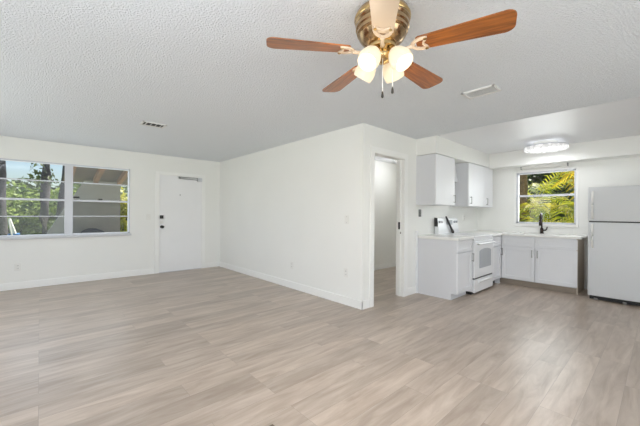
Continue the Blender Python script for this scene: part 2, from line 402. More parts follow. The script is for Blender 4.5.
# front door
fd = thing('door_1', 'flat light grey front door with black deadbolt, knob and closer arm', 'door', (2.265, YW + 0.03, 0)); fd['kind'] = 'structure'
MB().box(DX0 + 0.004, DX1 - 0.004, YW + 0.006, YW + 0.05, 0.006, DZ - 0.004, 0.003).build('door_slab', M['doorpaint'], fd)
MB().box(DX0, DX1, YW - 0.01, YW + 0.08, 0.0, 0.012, 0.002).build('threshold', M['sill'], fd)
kx = DX0 + 0.06
db = MB(); db.box(kx - 0.034, kx + 0.034, YW - 0.008, YW + 0.007, 1.125, 1.193, 0.004); db.cyl((kx, YW - 0.03, 1.159), (kx, YW - 0.006, 1.159), 0.024); db.build('deadbolt', M['black'], fd, 40)
MB().box(kx - 0.03, kx + 0.03, YW - 0.004, YW + 0.007, 1.02, 1.085, 0.004).build('patch_plate', M['plastic'], fd)
kb = MB(); kb.cyl((kx + 0.005, YW + 0.007, 0.955), (kx + 0.005, YW - 0.008, 0.955), 0.033); kb.cyl((kx + 0.005, YW - 0.008, 0.955), (kx + 0.005, YW - 0.045, 0.955), 0.013)
kb.lathe([(0, -0.03), (0.018, -0.028), (0.028, -0.012), (0.028, 0.008), (0.014, 0.024), (0, 0.026)], (kx + 0.005, YW - 0.062, 0.955), 20, Matrix.Rotation(math.radians(90), 4, 'X'))
kb.build('door_knob', M['black'], fd, 50)
MB().cyl((2.24, YW + 0.007, 1.63), (2.24, YW - 0.002, 1.63), 0.011).build('peephole', M['nickel'], fd, 40)
cl = MB(); cl.box(2.60, 2.695, YW - 0.055, YW + 0.006, 1.945, 2.02, 0.006); ob = cl.build('closer_body', M['sill'], fd)
ca = MB(); ca.box(2.215, 2.61, YW - 0.035, YW - 0.022, 2.005, 2.018, 0.002); ca.tube([(2.22, YW - 0.03, 1.985), (2.62, YW - 0.04, 1.972)], 0.007, 8); ca.box(2.205, 2.235, YW - 0.035, YW - 0.006, 1.975, 2.02, 0.002)
ca.build('closer_arm', M['nickel'], fd)

# living-room window: two awning units
wf = thing('window_1', 'wide two-part white aluminium awning window looking out on trees', 'window', (0.375, YW + 0.06, WZ0)); wf['kind'] = 'structure'
fr = MB(); fy0, fy1 = YW + 0.005, YW + 0.085
fr.box(WX0, WX1, fy0, fy1, WZ1 - 0.026, WZ1, 0.003); fr.box(WX0, WX1, fy0, fy1, WZ0 + 0.025, WZ0 + 0.055, 0.003)
fr.box(WX0, WX0 + 0.026, fy0, fy1, WZ0 + 0.02, WZ1, 0.003); fr.box(WX1 - 0.026, WX1, fy0, fy1, WZ0 + 0.02, WZ1, 0.003)
fr.box(0.325, 0.425, fy0 - 0.012, fy1, WZ0 + 0.02, WZ1, 0.004)
fr.box(0.318, 0.332, fy0 - 0.02, fy0, WZ0 + 0.02, WZ1, 0.002); fr.box(0.418, 0.432, fy0 - 0.02, fy0, WZ0 + 0.02, WZ1, 0.002)
fr.build('window_frame', M['alum'], wf)
sl = MB(); sl.box(WX0 - 0.02, WX1 + 0.02, YW - 0.045, YW + 0.08, WZ0 - 0.012, WZ0 + 0.026, 0.004); sl.build('window_sill', M['sill'], wf)
for (x0, x1) in ((WX0 + 0.026, 0.325), (0.425, WX1 - 0.026)):
    zs = [WZ0 + 0.055, 1.175, 1.455, 1.775, WZ1 - 0.026]
    for k in range(4):
        za, zb = zs[k], zs[k + 1]
        sw = MB()
        tk = 0.017 if k == 1 else 0.008
        # top-hung vent, its foot pushed out a little
        tilt = (0.026 if x0 > 0 else 0.005) * (zb - za) / 0.3
        def yy(z): return YW + 0.04 + tilt * (zb - z) / (zb - za)
        g = MB(); 
        g.quad((x0, yy(za), za), (x1, yy(za), za), (x1, yy(zb), zb), (x0, yy(zb), zb))
        g.build('window_pane', M['glass'], wf)
        if k < 3:
            b = MB(); b.box(x0, x1, YW + 0.022, YW + 0.06, zb - tk, zb + tk, 0.003); b.build('sash_rail', M['alum'], wf)
    op = MB(); op.box((x0 + 0.012), x0 + 0.10, YW - 0.005, YW + 0.025, 1.497, 1.522, 0.002)
    if x0 > 0: op.build('window_latch', M['black'], wf)
op = MB(); op.box(0.80, 0.86, YW - 0.002, YW + 0.025, 1.472, 1.492, 0.002); op.build('window_latch', M['black'], wf)

# kitchen window
wk = thing('window_2', 'small white single-hung window over the sink looking out on palms', 'window', (XK + 0.06, 1.456, KZ0)); wk['kind'] = 'structure'
fk = MB(); a0, a1 = XK + 0.01, XK + 0.08; fw = 0.032
fk.box(a0, a1, KY0, KY1, KZ1 - fw, KZ1, 0.003); fk.box(a0, a1, KY0, KY1, KZ0, KZ0 + fw, 0.003)
fk.box(a0, a1, KY0, KY0 + fw, KZ0, KZ1, 0.003); fk.box(a0, a1, KY1 - fw, KY1, KZ0, KZ1, 0.003)
fk.build('window_frame', M['alum'], wk)
MB().box(XK + 0.025, XK + 0.065, KY0 + fw, KY1 - fw, 1.597, 1.63, 0.003).build('meeting_rail', M['alum'], wk)
g = MB(); g.quad((XK + 0.05, KY0 + fw, 1.63), (XK + 0.05, KY1 - fw, 1.63), (XK + 0.05, KY1 - fw, KZ1 - fw), (XK + 0.05, KY0 + fw, KZ1 - fw)); g.build('window_pane', M['glass'], wk)
g = MB(); g.quad((XK + 0.04, KY0 + fw, KZ0 + fw), (XK + 0.04, KY1 - fw, KZ0 + fw), (XK + 0.04, KY1 - fw, 1.597), (XK + 0.04, KY0 + fw, 1.597)); g.build('window_pane', M['glass'], wk)
ks = MB(); ks.box(XK - 0.02, XK + 0.06, KY0 - 0.03, KY1 + 0.03, KZ0 - 0.045, KZ0 + 0.002, 0.004); ks.build('window_sill', M['counter'], wk)
kc = MB(); kc.box(XK - 0.01, XK + 0.001, KY0 - 0.03, KY0 + 0.004, KZ0, KZ1 + 0.03, 0.002); kc.box(XK - 0.01, XK + 0.001, KY1 - 0.004, KY1 + 0.03, KZ0, KZ1 + 0.03, 0.002)
kc.box(XK - 0.01, XK + 0.001, KY0, KY1, KZ1 - 0.004, KZ1 + 0.03, 0.002); kc.build('window_casing', M['trim'], wk)

# ------------------------------------------------------------------ ceiling fan
FX, FY = 1.4835, 1.1076
fan = thing('ceiling_fan', 'brass ceiling fan with wooden blades and four lit glass shades', 'ceiling fan', (FX, FY, H))
C0 = (FX, FY, 0)
MB().lathe([(0, 2.438), (0.135, 2.438), (0.150, 2.425), (0.158, 2.40), (0.158, 2.372), (0.150, 2.362), (0.154, 2.352), (0.154, 2.335), (0.146, 2.330), (0.146, 2.310), (0.136, 2.304), (0.138, 2.294), (0.128, 2.276),
            (0.112, 2.258), (0.092, 2.246), (0.078, 2.240), (0, 2.238)], C0, 48).build('motor_housing', M['brassdark'], fan, 35)
MB().lathe([(0.1585, 2.405), (0.1625, 2.398), (0.1625, 2.388), (0.1585, 2.381)], C0, 48).build('housing_band', M['brass'], fan, 50)
sh = MB(); sh.lathe([(0.078, 2.240), (0.082, 2.230), (0.08, 2.215), (0.062, 2.208), (0.054, 2.20), (0.056, 2.185), (0.060, 2.18), (0.060, 2.165), (0.050, 2.15), (0.03, 2.14), (0.014, 2.135), (0, 2.134)], C0, 36)
sh.build('switch_housing', M['brass'], fan, 35)
def dirv(deg):                                  # angle measured from the camera's right towards its depth
    a = math.radians(deg); return (R * math.cos(a) + F * math.sin(a)).normalized()
PH = 8.0
PITCH = math.radians(9)
def blade_mesh():
    b = bmesh.new(); pts = []
    r0, r1, w0, w1_ = 0.195, 0.668, 0.054, 0.077
    n = 8; rc = 0.045; rr = 0.02
    # outline in local XY (x outwards)
    for i in range(n + 1):
        a = -math.pi / 2 + math.pi / 2 * i / n; pts.append((r1 - rc + rc * math.cos(a), -w1_ + rc + rc * math.sin(a)))
    for i in range(n + 1):
        a = math.pi / 2 * i / n; pts.append((r1 - rc + rc * math.cos(a), w1_ - rc + rc * math.sin(a)))
    for i in range(n + 1):
        a = math.pi / 2 + math.pi / 2 * i / n; pts.append((r0 + rr + rr * math.cos(a), w0 - rr + rr * math.sin(a)))
    for i in range(n + 1):
        a = math.pi + math.pi / 2 * i / n; pts.append((r0 + rr + rr * math.cos(a), -w0 + rr + rr * math.sin(a)))
    A = [b.verts.new((x, y, -0.003)) for x, y in pts]; B = [b.verts.new((x, y, 0.003)) for x, y in pts]
    b.faces.new(A[::-1]); b.faces.new(B)
    for i in range(len(pts)): b.faces.new((A[i], A[(i + 1) % len(pts)], B[(i + 1) % len(pts)], B[i]))
    bmesh.ops.recalc_face_normals(b, faces=b.faces)
    return b
def iron_mesh():
    m = MB()
    # neck from the hub, then a forked plate under the blade with an open loop
    m.tube([(0.075, 0, 0.0), (0.11, 0, -0.012), (0.15, 0, -0.014), (0.175, 0, -0.010)], [0.013, 0.010, 0.010, 0.013], 10)
    outer = [(0.165, -0.012), (0.176, -0.026), (0.192, -0.040), (0.215, -0.049), (0.245, -0.051), (0.258, -0.045), (0.252, -0.026), (0.240, -0.010), (0.238, 0.0)]
    inner = [(0.184, -0.006), (0.190, -0.014), (0.200, -0.024), (0.216, -0.031), (0.232, -0.032), (0.238, -0.028), (0.235, -0.018), (0.228, -0.007), (0.227, 0.0)]
    outer += [(x, -y) for x, y in outer[-2::-1]]; inner += [(x, -y) for x, y in inner[-2::-1]]
    b = bmesh.new(); z0, z1 = -0.0125, -0.0035
    L4 = [[b.verts.new((x, y, z)) for x, y in lp] for lp, z in ((outer, z0), (outer, z1), (inner, z0), (inner, z1))]
    k = len(outer)
    for i in range(k):
        j = (i + 1) % k
        b.faces.new((L4[0][i], L4[0][j], L4[2][j], L4[2][i])); b.faces.new((L4[1][i], L4[3][i], L4[3][j], L4[1][j]))
        b.faces.new((L4[0][i], L4[1][i], L4[1][j], L4[0][j])); b.faces.new((L4[2][i], L4[2][j], L4[3][j], L4[3][i]))
    bmesh.ops.recalc_face_normals(b, faces=b.faces); m.add(b)
    return m.bm
proto_b = None
for k in range(5):
    d = dirv(PH + 36 + 72 * k - 0)
    ang = math.atan2(d.y, d.x)
    Mx = Matrix.Rotation(ang, 4, 'Z') @ Matrix.Rotation(-PITCH, 4, 'X')
    if proto_b is None:
        mb = MB(); mb.add(blade_mesh()); proto_b = mb.build('blade', M['blade'])
        im = MB(); im.bm.free(); im.bm = iron_mesh(); proto_i = im.build('blade_iron', M['cream'], None, 50)
        bo, io = proto_b, proto_i
    else:
        bo = proto_b.copy(); COL.objects.link(bo); io = proto_i.copy(); COL.objects.link(io)
    if k == 3: bo.data = bo.data.copy(); bo.data.materials[0] = M['cream']; bo['label'] = 'blade coloured cream for the lamp reflection on it'  # cream puts the lamp reflection into this wooden blade's colour
    for o in (bo, io):
        o.parent = fan; o.matrix_local = Matrix.Translation((0, 0, 2.203 - H)) @ Mx
    for s_ in (-1, 1):
        if k == 0 and s_ == -1:
            sm_ = MB(); sm_.cyl((0, 0, -0.016), (0, 0, -0.003), 0.009, seg=14); proto_s = sm_.build('screw', M['brass'], None, 40); sc_ = proto_s
        else: sc_ = proto_s.copy(); COL.objects.link(sc_)
        sc_.parent = io; sc_.matrix_local = Matrix.Translation((0.247, s_ * 0.039, 0))
# light kit
def shade_profile():
    return [(r * 0.97, z * 0.93) for r, z in [(0.020, 0.0), (0.026, -0.010), (0.040, -0.025), (0.054, -0.050), (0.062, -0.080), (0.064, -0.105), (0.060, -0.128), (0.057, -0.136), (0.0545, -0.135), (0.058, -0.125), (0.0615, -0.105), (0.0595, -0.08), (0.0515, -0.05), (0.0375, -0.027), (0.022, -0.012)]]
arms = []
for k in range(4):
    d = dirv(45 + 90 * k)
    q = Vector((FX, FY, 0))
    p0 = q + d * 0.035 + Vector((0, 0, 2.180)); p1 = q + d * 0.050 + Vector((0, 0, 2.193)); p2 = q + d * 0.060 + Vector((0, 0, 2.195)); p3 = q + d * 0.067 + Vector((0, 0, 2.190))
    m = MB(); m.tube([p0, p1, p2, p3], 0.009, 10)
    ax = (d * 0.62 + Vector((0, 0, -0.78))).normalized()
    m.cyl(p3 - ax * 0.012, p3 + ax * 0.014, 0.024, 0.026, 20)
    m.build('light_arm', M['brass'], fan, 40)
    rot = (-ax).to_track_quat('Z', 'Y').to_matrix().to_4x4()
    s_ = MB(); s_.lathe(shade_profile(), p3 + ax * 0.002, 28, rot); so_ = s_.build('lamp_shade', M['shade'], fan, 60)
    b_ = MB(); b_.lathe([(0, 0.03), (0.012, 0.03), (0.013, 0.01), (0.022, -0.01), (0.026, -0.03), (0.02, -0.05), (0, -0.058)], p3 + ax * 0.045, 16, rot); b_.build('bulb', M['bulb'], so_, 60)
    light('fan_lamp', 'POINT', p3 + ax * 0.22, 0.8, (1, 0.84, 0.64), 0.07)
    sp = light('fan_lamp_beam', 'SPOT', p3 + ax * 0.145, 13, (1, 0.91, 0.80), 0.05, rot=(-ax).to_track_quat('Z', 'Y').to_euler())
    sp.data.spot_size = math.radians(150); sp.data.spot_blend = 0.5
for (dl, dd, zb_) in ((-0.004, -0.04, 1.925), (0.058, -0.02, 1.958)):
    q = Vector((FX, FY, 0)) + R * dl + F * dd
    ch = MB(); ch.tube([q + Vector((0, 0, 2.15)), q + Vector((0, 0, zb_ + 0.025))], 0.0016, 6); co = ch.build('pull_chain', M['plastic'], fan)
    pd = MB(); pd.lathe([(0, 0.032), (0.004, 0.03), (0.007, 0.012), (0.008, 0.0), (0.004, -0.006), (0, -0.008)], q + Vector((0, 0, zb_)), 12); pd.build('pull_knob', M['black'], co, 50)

# ------------------------------------------------------------------ other ceiling fittings
vA = thing('ceiling_vent', 'white slatted air vent in the ceiling beyond the fan blade tip', 'vent', (3.15, 1.18, H), 'ceiling vents')
v = MB()
vx0, vx1, vy0, vy1 = 3.055, 3.245, 1.03, 1.33
v.box(vx0, vx1, vy0, vy0 + 0.022, H - 0.012, H + 0.001, 0.002); v.box(vx0, vx1, vy1 - 0.022, vy1, H - 0.012, H + 0.001, 0.002)
v.box(vx0, vx0 + 0.022, vy0, vy1, H - 0.012, H + 0.001, 0.002); v.box(vx1 - 0.022, vx1, vy0, vy1, H - 0.012, H + 0.001, 0.002)
v.build('vent_frame', M['vent'], vA)
MB().box(vx0 + 0.02, vx1 - 0.02, vy0 + 0.02, vy1 - 0.02, H - 0.003, H - 0.0005).build('vent_cavity', M['sill'], vA)
for i in range(6):
    x = vx0 + 0.040 + i * 0.024
    s_ = MB(); s_.prism([(x + 0.006, H - 0.004), (x - 0.008, H - 0.014), (x - 0.009, H - 0.012), (x + 0.005, H - 0.002)], 'Y', vy0 + 0.02, vy1 - 0.02); s_.build('slat', M['vent'], vA)
vB = thing('ceiling_vent', 'small white ceiling vent with dark gaps between window and partition', 'vent', (1.13, 4.61, H), 'ceiling vents')
v = MB(); vx0, vx1, vy0, vy1 = 0.985, 1.275, 4.51, 4.71
v.box(vx0, vx1, vy0, vy0 + 0.022, H - 0.012, H + 0.001, 0.002); v.box(vx0, vx1, vy1 - 0.022, vy1, H - 0.012, H + 0.001, 0.002)
v.box(vx0, vx0 + 0.022, vy0, vy1, H - 0.012, H + 0.001, 0.002); v.box(vx1 - 0.022, vx1, vy0, vy1, H - 0.012, H + 0.001, 0.002)
v.build('vent_frame', M['vent'], vB)
MB().box(vx0 + 0.02, vx1 - 0.02, vy0 + 0.02, vy1 - 0.02, H - 0.003, H - 0.0005).build('vent_cavity', M['ventdark'], vB)
for i in range(4):
    x = vx0 + 0.055 + i * 0.060
    s_ = MB(); s_.prism([(x + 0.010, H - 0.004), (x - 0.010, H - 0.018), (x - 0.012, H - 0.016), (x + 0.008, H - 0.002)], 'Y', vy0 + 0.02, vy1 - 0.02); s_.build('slat', M['vent'], vB)
# kitchen round light
LX, LY = 6.13, 1.29
kl = thing('ceiling_light', 'large round lit crystal ceiling light in the kitchen', 'ceiling light', (LX, LY, H))
MB().lathe([(0, 2.444), (0.16, 2.444), (0.16, 2.378), (0, 2.378)], (LX, LY, 0), 40).build('mounting_plate', M['plastic'], kl, 40)
MB().lathe([(0.0, 2.380), (0.296, 2.380), (0.300, 2.378), (0.300, 2.368), (0.294, 2.366), (0, 2.366)], (LX, LY, 0), 56).build('metal_rim', M['alum'], kl, 40)
MB().lathe([(0.0, 2.366), (0.292, 2.366), (0.297, 2.358), (0.295, 2.322), (0.284, 2.314), (0, 2.310)], (LX, LY, 0), 56).build('diffuser', M['crystal'], kl, 40)
light('kitchen_lamp', 'AREA', (LX, LY, 2.305), 7, (0.97, 0.99, 1.02), 0.4)
light('kitchen_lamp', 'AREA', (LX, LY, 2.386), 0.6, (0.97, 0.99, 1.02), 0.42, 0.42, (math.radians(180), 0, 0))
light('kitchen_lamp', 'POINT', (LX, LY, 2.25), 1.2, (0.97, 0.99, 1.02), 0.15)
# hall light
hl = thing('ceiling_light', 'small lit disc light on the hall ceiling seen through the doorway', 'ceiling light', (5.89, 3.87, H))
MB().lathe([(0, 2.442), (0.115, 2.442), (0.115, 2.425), (0.105, 2.42), (0, 2.42)], (5.89, 3.87, 0), 32).build('light_base', M['plastic'], hl, 40)
MB().lathe([(0, 2.42), (0.10, 2.42), (0.095, 2.412), (0, 2.408)], (5.89, 3.87, 0), 32).build('diffuser', M['hallglow'], hl, 40)
light('hall_lamp', 'POINT', (5.6, 3.6, 2.2), 11, (0.97, 0.99, 1.03), 0.12)

# ------------------------------------------------------------------ kitchen cabinets
XC, YC, XF = 4.455, 1.972, 6.25
def shaker(mb, axis, u0, u1, z0, z1, face, rail=0.055, out=-1, th=0.02):
    """A framed door or drawer front. axis 'Y': front faces -Y at y=face (u is x). axis 'X': front faces -X at x=face (u is y)."""
    def bx(a0, a1, b0, b1, d0, d1, bev=0.002):
        if axis == 'Y': mb.box(a0, a1, face + d0, face + d1, b0, b1, bev)
        else: mb.box(face + d0, face + d1, a0, a1, b0, b1, bev)
    bx(u0, u0 + rail, z0, z1, 0, th); bx(u1 - rail, u1, z0, z1, 0, th)
    bx(u0 + rail - 0.001, u1 - rail + 0.001, z0, z0 + rail, 0, th); bx(u0 + rail - 0.001, u1 - rail + 0.001, z1 - rail, z1, 0, th)
    bx(u0 + rail - 0.002, u1 - rail + 0.002, z0 + rail - 0.002, z1 - rail + 0.002, 0.015, th, 0)
def pull(axis, u, z0, z1, face):
    m = MB()
    if axis == 'Y':
        P = lambda z, d: (u, face - d, z)
    else:
        P = lambda z, d: (face - d, u, z)
    m.tube([P(z0, 0.030), P(z1, 0.030)], 0.006, 8)
    m.tube([P(z0 + 0.012, -0.001), P(z0 + 0.012, 0.030)], 0.005, 8); m.tube([P(z1 - 0.012, -0.001), P(z1 - 0.012, 0.030)], 0.005, 8)
    return m
# base cabinet beside the doorway
c1 = thing('base_cabinet', 'narrow white base cabinet between the doorway and the range', 'cabinet', (4.72, 2.3, 0), 'base cabinets')
m = MB()
m.prism([(YD - 0.002, 0.0), (YC + 0.095, 0.0), (YC + 0.095, 0.095), (YC + 0.021, 0.095), (YC + 0.021, 0.874), (YD - 0.002, 0.874)], 'X', XC, 4.966)
m.build('cabinet_body', M['carcass'], c1)
m = MB(); shaker(m, 'Y', XC + 0.003, 4.963, 0.70, 0.862, YC, 0.045); m.build('drawer_front', M['cab'], c1)
m = MB(); shaker(m, 'Y', XC + 0.003, 4.963, 0.102, 0.686, YC); dr = m.build('cabinet_door', M['cab'], c1)
pull('Y', 4.945, 0.53, 0.66, YC).build('handle', M['nickel'], dr, 40)
# narrow cabinet past the range
c2 = thing('base_cabinet', 'narrow white base cabinet in the corner past the range', 'cabinet', (6.02, 2.3, 0), 'base cabinets')
MB().box(5.785, XF - 0.001, YC + 0.021, YD - 0.002, 0.10, 0.874).build('cabinet_body', M['carcass'], c2)
MB().box(5.785, 6.222, YC + 0.10, YC + 0.115, 0, 0.10).build('toe_kick', M['blackplastic'], c2)  # black board painted in for the shade of the open toe space
MB().box(6.222, XF - 0.001, YC + 0.022, YC + 0.10, 0, 0.099, 0.001).build('corner_post', M['cab'], c2)
m = MB(); shaker(m, 'Y', 5.79, XF - 0.004, 0.70, 0.862, YC, 0.045); m.build('drawer_front', M['cab'], c2)
m = MB(); shaker(m, 'Y', 5.79, XF - 0.004, 0.102, 0.686, YC); dr = m.build('cabinet_door', M['cab'], c2)
pull('Y', 6.215, 0.52, 0.65, YC).build('handle', M['nickel'], dr, 40)
# sink base
SY0, SY1 = 0.89, YC - 0.002
c3 = thing('base_cabinet', 'wide white two-door sink base cabinet under the kitchen window', 'cabinet', (6.55, 1.43, 0), 'base cabinets')
MB().box(XF + 0.021, XK - 0.002, SY0 + 0.018, SY1 + 0.10, 0.10, 0.69).build('cabinet_body', M['carcass'], c3)
m = MB(); m.box(XF + 0.021, XF + 0.05, SY0 + 0.018, SY1 + 0.02, 0.69, 0.874); m.build('face_rail', M['cab'], c3)
MB().box(XF + 0.075, XF + 0.09, SY0 + 0.018, SY1 + 0.05, 0, 0.10).build('toe_kick', M['toe'], c3)
MB().box(XF + 0.021, XK - 0.002, SY0, SY0 + 0.018, 0.0, 0.874, 0.001).build('end_panel', M['endpanel'], c3)
ym = 1.455
for (a, b_) in ((ym + 0.004, SY1 - 0.006), (SY0 + 0.003, ym - 0.004)):
    m = MB(); shaker(m, 'X', a, b_, 0.70, 0.862, XF, 0.045); m.build('drawer_front', M['cab'], c3)
    m = MB(); shaker(m, 'X', a, b_, 0.115, 0.686, XF); dr = m.build('cabinet_door', M['cab'], c3)
    hy = a + 0.035 if a > ym else b_ - 0.035
    pull('X', hy, 0.52, 0.65, XF).build('handle', M['nickel'], dr, 40)
# worktops
wt = MB(); wt.box(4.436, 4.980, YC - 0.02, YD - 0.001, 0.876, 0.915, 0.004)
tag(wt.build('worktop', M['counter']), 'short white worktop on the cabinet beside the doorway', 'worktop', 'white worktops')
wt = MB()
# L-shaped top in strips round the sink cut-out
SKx0, SKx1, SKy0, SKy1 = 6.36, 6.70, 1.20, 1.72
wt.box(5.778, 6.225, YC - 0.02, YD - 0.001, 0.876, 0.915, 0.003)
wt.box(6.223, XK - 0.001, SKy1, YD - 0.001, 0.876, 0.915, 0.003); wt.box(6.223, XK - 0.001, 0.845, SKy0, 0.876, 0.915, 0.003)
wt.box(6.223, SKx0, SKy0 - 0.002, SKy1 + 0.002, 0.876, 0.915, 0.003); wt.box(SKx1, XK - 0.001, SKy0 - 0.002, SKy1 + 0.002, 0.876, 0.915, 0.003)
tag(wt.build('worktop', M['counter']), 'long white worktop running from the range to under the window', 'worktop', 'white worktops')
sk = MB(); sk.box(SKx0 - 0.01, SKx1 + 0.01, SKy0 - 0.01, SKy1 + 0.01, 0.705, 0.712); sk.box(SKx0 - 0.012, SKx0 - 0.003, SKy0 - 0.01, SKy1 + 0.01, 0.71, 0.875); sk.box(SKx1 + 0.003, SKx1 + 0.012, SKy0 - 0.01, SKy1 + 0.01, 0.71, 0.875)
sk.box(SKx0 - 0.01, SKx1 + 0.01, SKy0 - 0.012, SKy0 - 0.003, 0.71, 0.875); sk.box(SKx0 - 0.01, SKx1 + 0.01, SKy1 + 0.003, SKy1 + 0.012, 0.71, 0.875)
tag(sk.build('sink', M['steel']), 'steel undermount sink sunk in the worktop under the window', 'sink')
# faucet
fx, fy = 6.775, 1.475
fa = thing('faucet', 'dark bronze gooseneck faucet on the worktop in front of the window', 'faucet', (fx, fy, 0.915))
m = MB(); m.lathe([(0, 0), (0.034, 0), (0.034, 0.008), (0.027, 0.014), (0.025, 0.09), (0.022, 0.10), (0, 0.10)], (fx, fy, 0.915), 24); m.build('base', M['bronze'], fa, 40)
pts = [(fx, fy, 1.0), (fx, fy, 1.20)]
for i in range(1, 13):
    a = math.pi * i / 12; pts.append((fx - 0.085 * (1 - math.cos(a)), fy - 0.015 * (1 - math.cos(a)) / 2, 1.20 + 0.075 * math.sin(a)))
pts.append((fx - 0.17, fy - 0.015, 1.17))
m = MB(); m.tube(pts, 0.015, 14); m.build('spout', M['bronze'], fa, 50)
m = MB(); m.lathe([(0, 0.0), (0.017, 0.0), (0.021, -0.03), (0.023, -0.10), (0.020, -0.115), (0, -0.115)], (fx - 0.17, fy - 0.015, 1.175), 20); m.build('spray_head', M['bronze'], fa, 40)
m = MB(); m.cyl((fx, fy, 0.975), (fx, fy - 0.055, 0.98), 0.013); m.tube([(fx, fy - 0.055, 0.975), (fx - 0.005, fy - 0.075, 1.0), (fx - 0.012, fy - 0.085, 1.04)], [0.012, 0.01, 0.008], 10); m.build('lever', M['bronze'], fa, 50)

# wall cabinets
YU = 2.297
u1 = thing('wall_cabinet', 'white single-door wall cabinet above the worktop beside the doorway', 'cabinet', (4.75, 2.46, 1.40), 'wall cabinets')
MB().box(4.432, 5.064, YU + 0.021, YD - 0.001, 1.40, 2.172, 0.001).build('cabinet_body', M['carcass'], u1)
m = MB(); m.box(4.434, 5.062, YU, YU + 0.02, 1.403, 2.168, 0.003); dr = m.build('cabinet_door', M['cab'], u1)
pull('Y', 5.02, 1.44, 1.57, YU).build('handle', M['nickel'], dr, 40)
u2 = thing('wall_cabinet', 'white two-door wall cabinet in the corner past the range hood', 'cabinet', (6.18, 2.46, 1.40), 'wall cabinets')
MB().box(5.602, 6.762, YU + 0.021, YD - 0.001, 1.40, 2.172, 0.001).build('cabinet_body', M['carcass'], u2)
for (a, b_, hx) in ((5.604, 6.30, 5.67), (6.304, 6.76, 6.42)):
    m = MB(); m.box(a, b_, YU, YU + 0.02, 1.403, 2.168, 0.003); dr = m.build('cabinet_door', M['cab'], u2)
    pull('Y', hx, 1.44, 1.57, YU).build('handle', M['nickel'], dr, 40)
# range hood between them
rh = thing('range_hood', 'shallow white sloped range hood tucked between the wall cabinets', 'range hood', (5.33, 2.56, 1.84))
m = MB(); m.prism([(YD - 0.001, 1.835), (2.482, 1.835), (2.482, 1.87), (2.535, 2.172), (YD - 0.001, 2.172)], 'X', 5.068, 5.598, 0.002); m.build('hood_shell', M['enamel'], rh)
MB().box(5.10, 5.57, 2.50, 2.60, 1.829, 1.836).build('grease_filter', M['nickel'], rh)

# range
RX0, RX1, RY = 4.985, 5.773, 1.945
rg = thing('range', 'white freestanding electric range with grey oven window', 'range', (5.38, 2.28, 0))
MB().box(RX0 + 0.003, RX1 - 0.003, RY + 0.035, 2.60, 0.045, 0.895, 0.002).build('range_body', M['enamel'], rg)
MB().box(RX0 + 0.02, RX1 - 0.02, RY + 0.06, 2.58, 0.0, 0.045).build('plinth', M['blackplastic'], rg)
m = MB(); m.box(RX0, RX1, RY, 2.60, 0.895, 0.918, 0.006); ct = m.build('cooktop', M['enamel'], rg)
for (bx_, by_, br_) in ((5.18, 2.12, 0.10), (5.58, 2.12, 0.08), (5.18, 2.40, 0.08), (5.58, 2.40, 0.10)):
    MB().lathe([(br_ - 0.004, 0), (br_, 0.001), (br_ + 0.002, 0)], (bx_, by_, 0.9181), 32).build('burner', M['ovenglass'], ct)
MB().box(RX0 + 0.004, RX1 - 0.004, RY + 0.012, RY + 0.034, 0.845, 0.893, 0.003).build('front_trim', M['enamel'], rg)
m = MB(); m.box(RX0 + 0.006, RX1 - 0.006, RY, RY + 0.033, 0.262, 0.838, 0.006); od = m.build('oven_door', M['enamel'], rg)
wx0, wx1, wz0, wz1 = 5.17, 5.66, 0.40, 0.705
def arch(x0, x1, z0, z1, rise=0.035, n=14):
    p = [(x0, z0), (x1, z0)]
    for i in range(n + 1):
        t = i / n; x = x1 + (x0 - x1) * t; p.append((x, z1 - rise + rise * math.sin(math.pi * t) ** 0.6))
    return p
m = MB(); m.prism(arch(wx0, wx1, wz0, wz1), 'Y', RY - 0.003, RY + 0.002); m.build('oven_window', M['ovenglass'], od)
m = MB(); m.tube([(RX0 + 0.07, RY - 0.035, 0.79), (RX1 - 0.07, RY - 0.035, 0.79)], 0.013, 12); m.box(RX0 + 0.07, RX0 + 0.095, RY - 0.04, RY + 0.002, 0.778, 0.802, 0.003); m.box(RX1 - 0.095, RX1 - 0.07, RY - 0.04, RY + 0.002, 0.778, 0.802, 0.003)
m.build('oven_handle', M['enamel'], od, 50)
m = MB(); m.box(RX0 + 0.006, RX1 - 0.006, RY + 0.002, RY + 0.033, 0.035, 0.240, 0.006); m.prism([(RY + 0.004, 0.165), (RY - 0.022, 0.185), (RY - 0.020, 0.20), (RY + 0.004, 0.215)], 'X', RX0 + 0.16, RX1 - 0.16, 0.003); m.build('storage_drawer', M['enamel'], rg)
MB().box(RX0 + 0.01, RX1 - 0.01, RY + 0.012, RY + 0.034, 0.243, 0.260).build('shadow_gap', M['blackplastic'], rg)
m = MB(); m.prism([(2.61, 0.915), (2.535, 0.915), (2.535, 0.99), (2.560, 1.185), (2.61, 1.195)], 'X', RX0 + 0.015, RX1 - 0.01, 0.006); bgd = m.build('backguard', M['enamel'], rg)
m = MB(); m.prism([(2.612, 1.045), (2.549, 1.045), (2.558, 1.187), (2.612, 1.197)], 'X', RX0 + 0.004, RX0 + 0.016, 0.002); m.build('end_cap', M['blackplastic'], bgd)
tiltn = Vector((0, -0.992, 0.127))
for kxx in (5.055, 5.125, 5.60, 5.68):
    p = Vector((kxx, 2.551, 1.12)); q = MB(); q.cyl(p, p + tiltn * 0.024, 0.021, 0.018, 18); q.build('knob', M['ovenglass'] if kxx > 5.2 else M['nickel'], bgd, 40)
m = MB(); m.box(5.30, 5.52, 2.543, 2.553, 1.07, 1.15, 0.002); m.build('clock_display', M['ovenglass'], bgd)
m = MB(); a = Vector((5.255, 2.535, 1.215)); b_ = Vector((5.465, 2.500, 0.925)); dd = (b_ - a).normalized(); sdv = Vector((dd.z, 0, -dd.x)).normalized()
